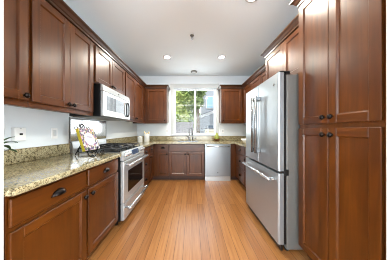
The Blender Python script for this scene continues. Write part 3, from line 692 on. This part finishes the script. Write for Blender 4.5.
# ------------------------------------------------------------------ outside the window
lawn = MB().box((-14, YB+0.13, -0.25), (16, 30, -0.15)).build('ground_outside', mat('pale_paving', (190, 186, 176), 0.8)); lawn['kind'] = 'structure'; lawn['label'] = 'pale ground outside the window'; lawn['category'] = 'ground'
def siding(rgb):
    m = mat('lap_siding', rgb, 0.7); v = coords(m, (1, 1, 1))
    w_ = nd(m, 'ShaderNodeTexWave', wave_type='BANDS', bands_direction='Z', wave_profile='SAW'); w_.inputs['Scale'].default_value = 1.6; lk(m, v, w_.inputs['Vector']); bump(m, w_.outputs['Fac'], 0.6, 0.03); return m
house_m = siding((158, 164, 172)); roof_m = mat('dark_shingle', (92, 94, 98), 0.9)
hx, hy = 0.95, 10.5
t = thing('neighbor_house', 'grey sided house with white trim seen through the right pane', 'house', (3.2, 12, -0.15))
MB().box((hx, hy, -0.148), (6.5, 15, 6.2)).build('wall', house_m, t)
w1 = MB().box((hx+0.07, hy-0.06, 2.74), (hx+0.60, hy-0.001, 3.64), 0.01).build('window', trim_m, t)
MB().box((hx+0.13, hy-0.075, 2.80), (hx+0.54, hy-0.062, 3.58)).build('pane', mat('sky_lit_glass', (150, 185, 205), 0.1), w1)
# front wing with a sloping white rake
MB().prism([(0.40, 9.0, -0.148), (3.6, 9.0, -0.148), (3.6, 9.0, 3.1), (0.40, 9.0, 1.92)], (0, 1.5, 0)).build('wing', house_m, t)
MB().prism([(0.25, 8.85, 1.84), (3.6, 8.85, 3.06), (3.6, 8.85, 3.24), (0.25, 8.85, 2.0)], (0, 0.12, 0)).build('rake_board', trim_m, t)
MB().prism([(0.25, 8.98, 1.94), (3.6, 8.98, 3.17), (3.6, 8.98, 3.27), (0.25, 8.98, 2.04)], (0, 1.6, 0)).build('roof', roof_m, t)
w2 = MB().box((0.95, 8.94, 1.30), (1.36, 8.999, 1.52), 0.01).build('window', trim_m, t)
MB().box((0.99, 8.925, 1.33), (1.32, 8.938, 1.49)).build('pane', mat('dim_glass', (110, 125, 140), 0.1), w2)
def fence(x0, x1, y, label, m_, top):
    t = thing('garden_fence', label, 'fence', ((x0+x1)/2, y, -0.15)); b = MB(); n = int((x1-x0)/0.14)
    for i in range(n): b.box((x0+i*0.14, y, -0.148), (x0+i*0.14+0.13, y+0.02, top-0.08), 0.004)
    b.build('boards', m_, t); MB().box((x0, y-0.03, top-0.078), (x1, y+0.05, top), 0.005).build('top_rail', m_, t)
fence(-2.6, 0.18, 6.6, 'weathered grey board fence below the trees', mat('grey_fence_wood', (118, 114, 114), 0.8), 1.56)
fence(0.62, 3.2, 6.9, 'pale cream board fence in front of the grey house', mat('cream_fence_wood', (206, 196, 172), 0.8), 1.22)
t = thing('deck_railing', 'thin dark railing crossing low behind both window panes', 'railing', (0.1, 5.3, -0.15))
m_ = mat('dark_railing_metal', (96, 98, 104), 0.5)
MB().box((-1.6, 5.28, 1.245), (1.9, 5.32, 1.275), 0.004).build('top_rail', m_, t)
for x in (-1.55, 1.85): MB().box((x-0.02, 5.285, -0.149), (x+0.02, 5.315, 1.2445)).build('post', m_, t)
def foliage(name, cols):
    m = mat(name, cols[1], 0.7, 0, 0.2); n = noise(m, coords(m, (1, 1, 1)), 2.6, 3)
    r = ramp(m, n.outputs['Fac'], [(0.32, cols[0]), (0.5, cols[1]), (0.68, cols[2])]); lk(m, r.outputs['Color'], base(m)); return m
fm1 = foliage('light_leaves', ((120, 150, 84), (176, 192, 112), (216, 218, 150))); fm2 = foliage('olive_leaves', ((90, 116, 70), (136, 154, 96), (180, 186, 130)))
bark = mat('bark', (104, 92, 80), 0.9)
def tree(x, y, h, blobs, label, fm, n=1500, ls=0.16):
    t = thing('garden_tree', label, 'tree', (x, y, -0.15), 'trees beyond the fence')
    MB().tube([(x, y, -0.148), (x+0.05, y, h*0.5), (x, y, h)], [0.13, 0.10, 0.04], seg=8).build('trunk', bark, t)
    m = MB(); tot = sum(b[3] for b in blobs)
    for (bx, by, bz, br) in blobs:
        for _ in range(int(n*br/tot)):
            while True:
                q = Vector((random.uniform(-1, 1), random.uniform(-1, 1), random.uniform(-1, 1)))
                if 0.2 < q.length < 1: break
            c = Vector((bx, by, bz)) + q*br; a = Vector((random.uniform(-1, 1), random.uniform(-1, 1), random.uniform(-1, 1))).normalized(); b2 = a.orthogonal().normalized()
            s = ls*random.uniform(0.6, 1.3)
            m.add([c-a*s, c+b2*s*0.5, c+a*s, c-b2*s*0.5], [[0, 1, 2, 3]])
    m.build('crown', fm, t)
tree(-0.9, 8.6, 4.2, [(-1.2, 8.6, 2.4, 0.9), (-0.85, 8.7, 3.2, 0.8), (-1.0, 8.8, 4.2, 1.0), (-1.7, 8.8, 3.2, 1.0), (-0.75, 8.6, 1.9, 0.6)], 'pale green leafy tree filling the left window pane', fm1, 4200, 0.12)
tree(0.30, 7.95, 2.9, [(0.22, 7.95, 2.75, 0.40), (0.32, 7.95, 3.45, 0.50)], 'olive tree standing against the grey house', fm2, 2000, 0.11)
tree(-1.6, 18, 5.5, [(-3.2, 18, 3.0, 1.9), (-2.4, 18.2, 5.2, 2.0), (-0.6, 18.2, 2.6, 1.7), (-0.5, 18.3, 4.9, 1.9), (-4.2, 18, 5, 1.9)], 'large tree far behind at the left of the window', fm2, 3200, 0.26)
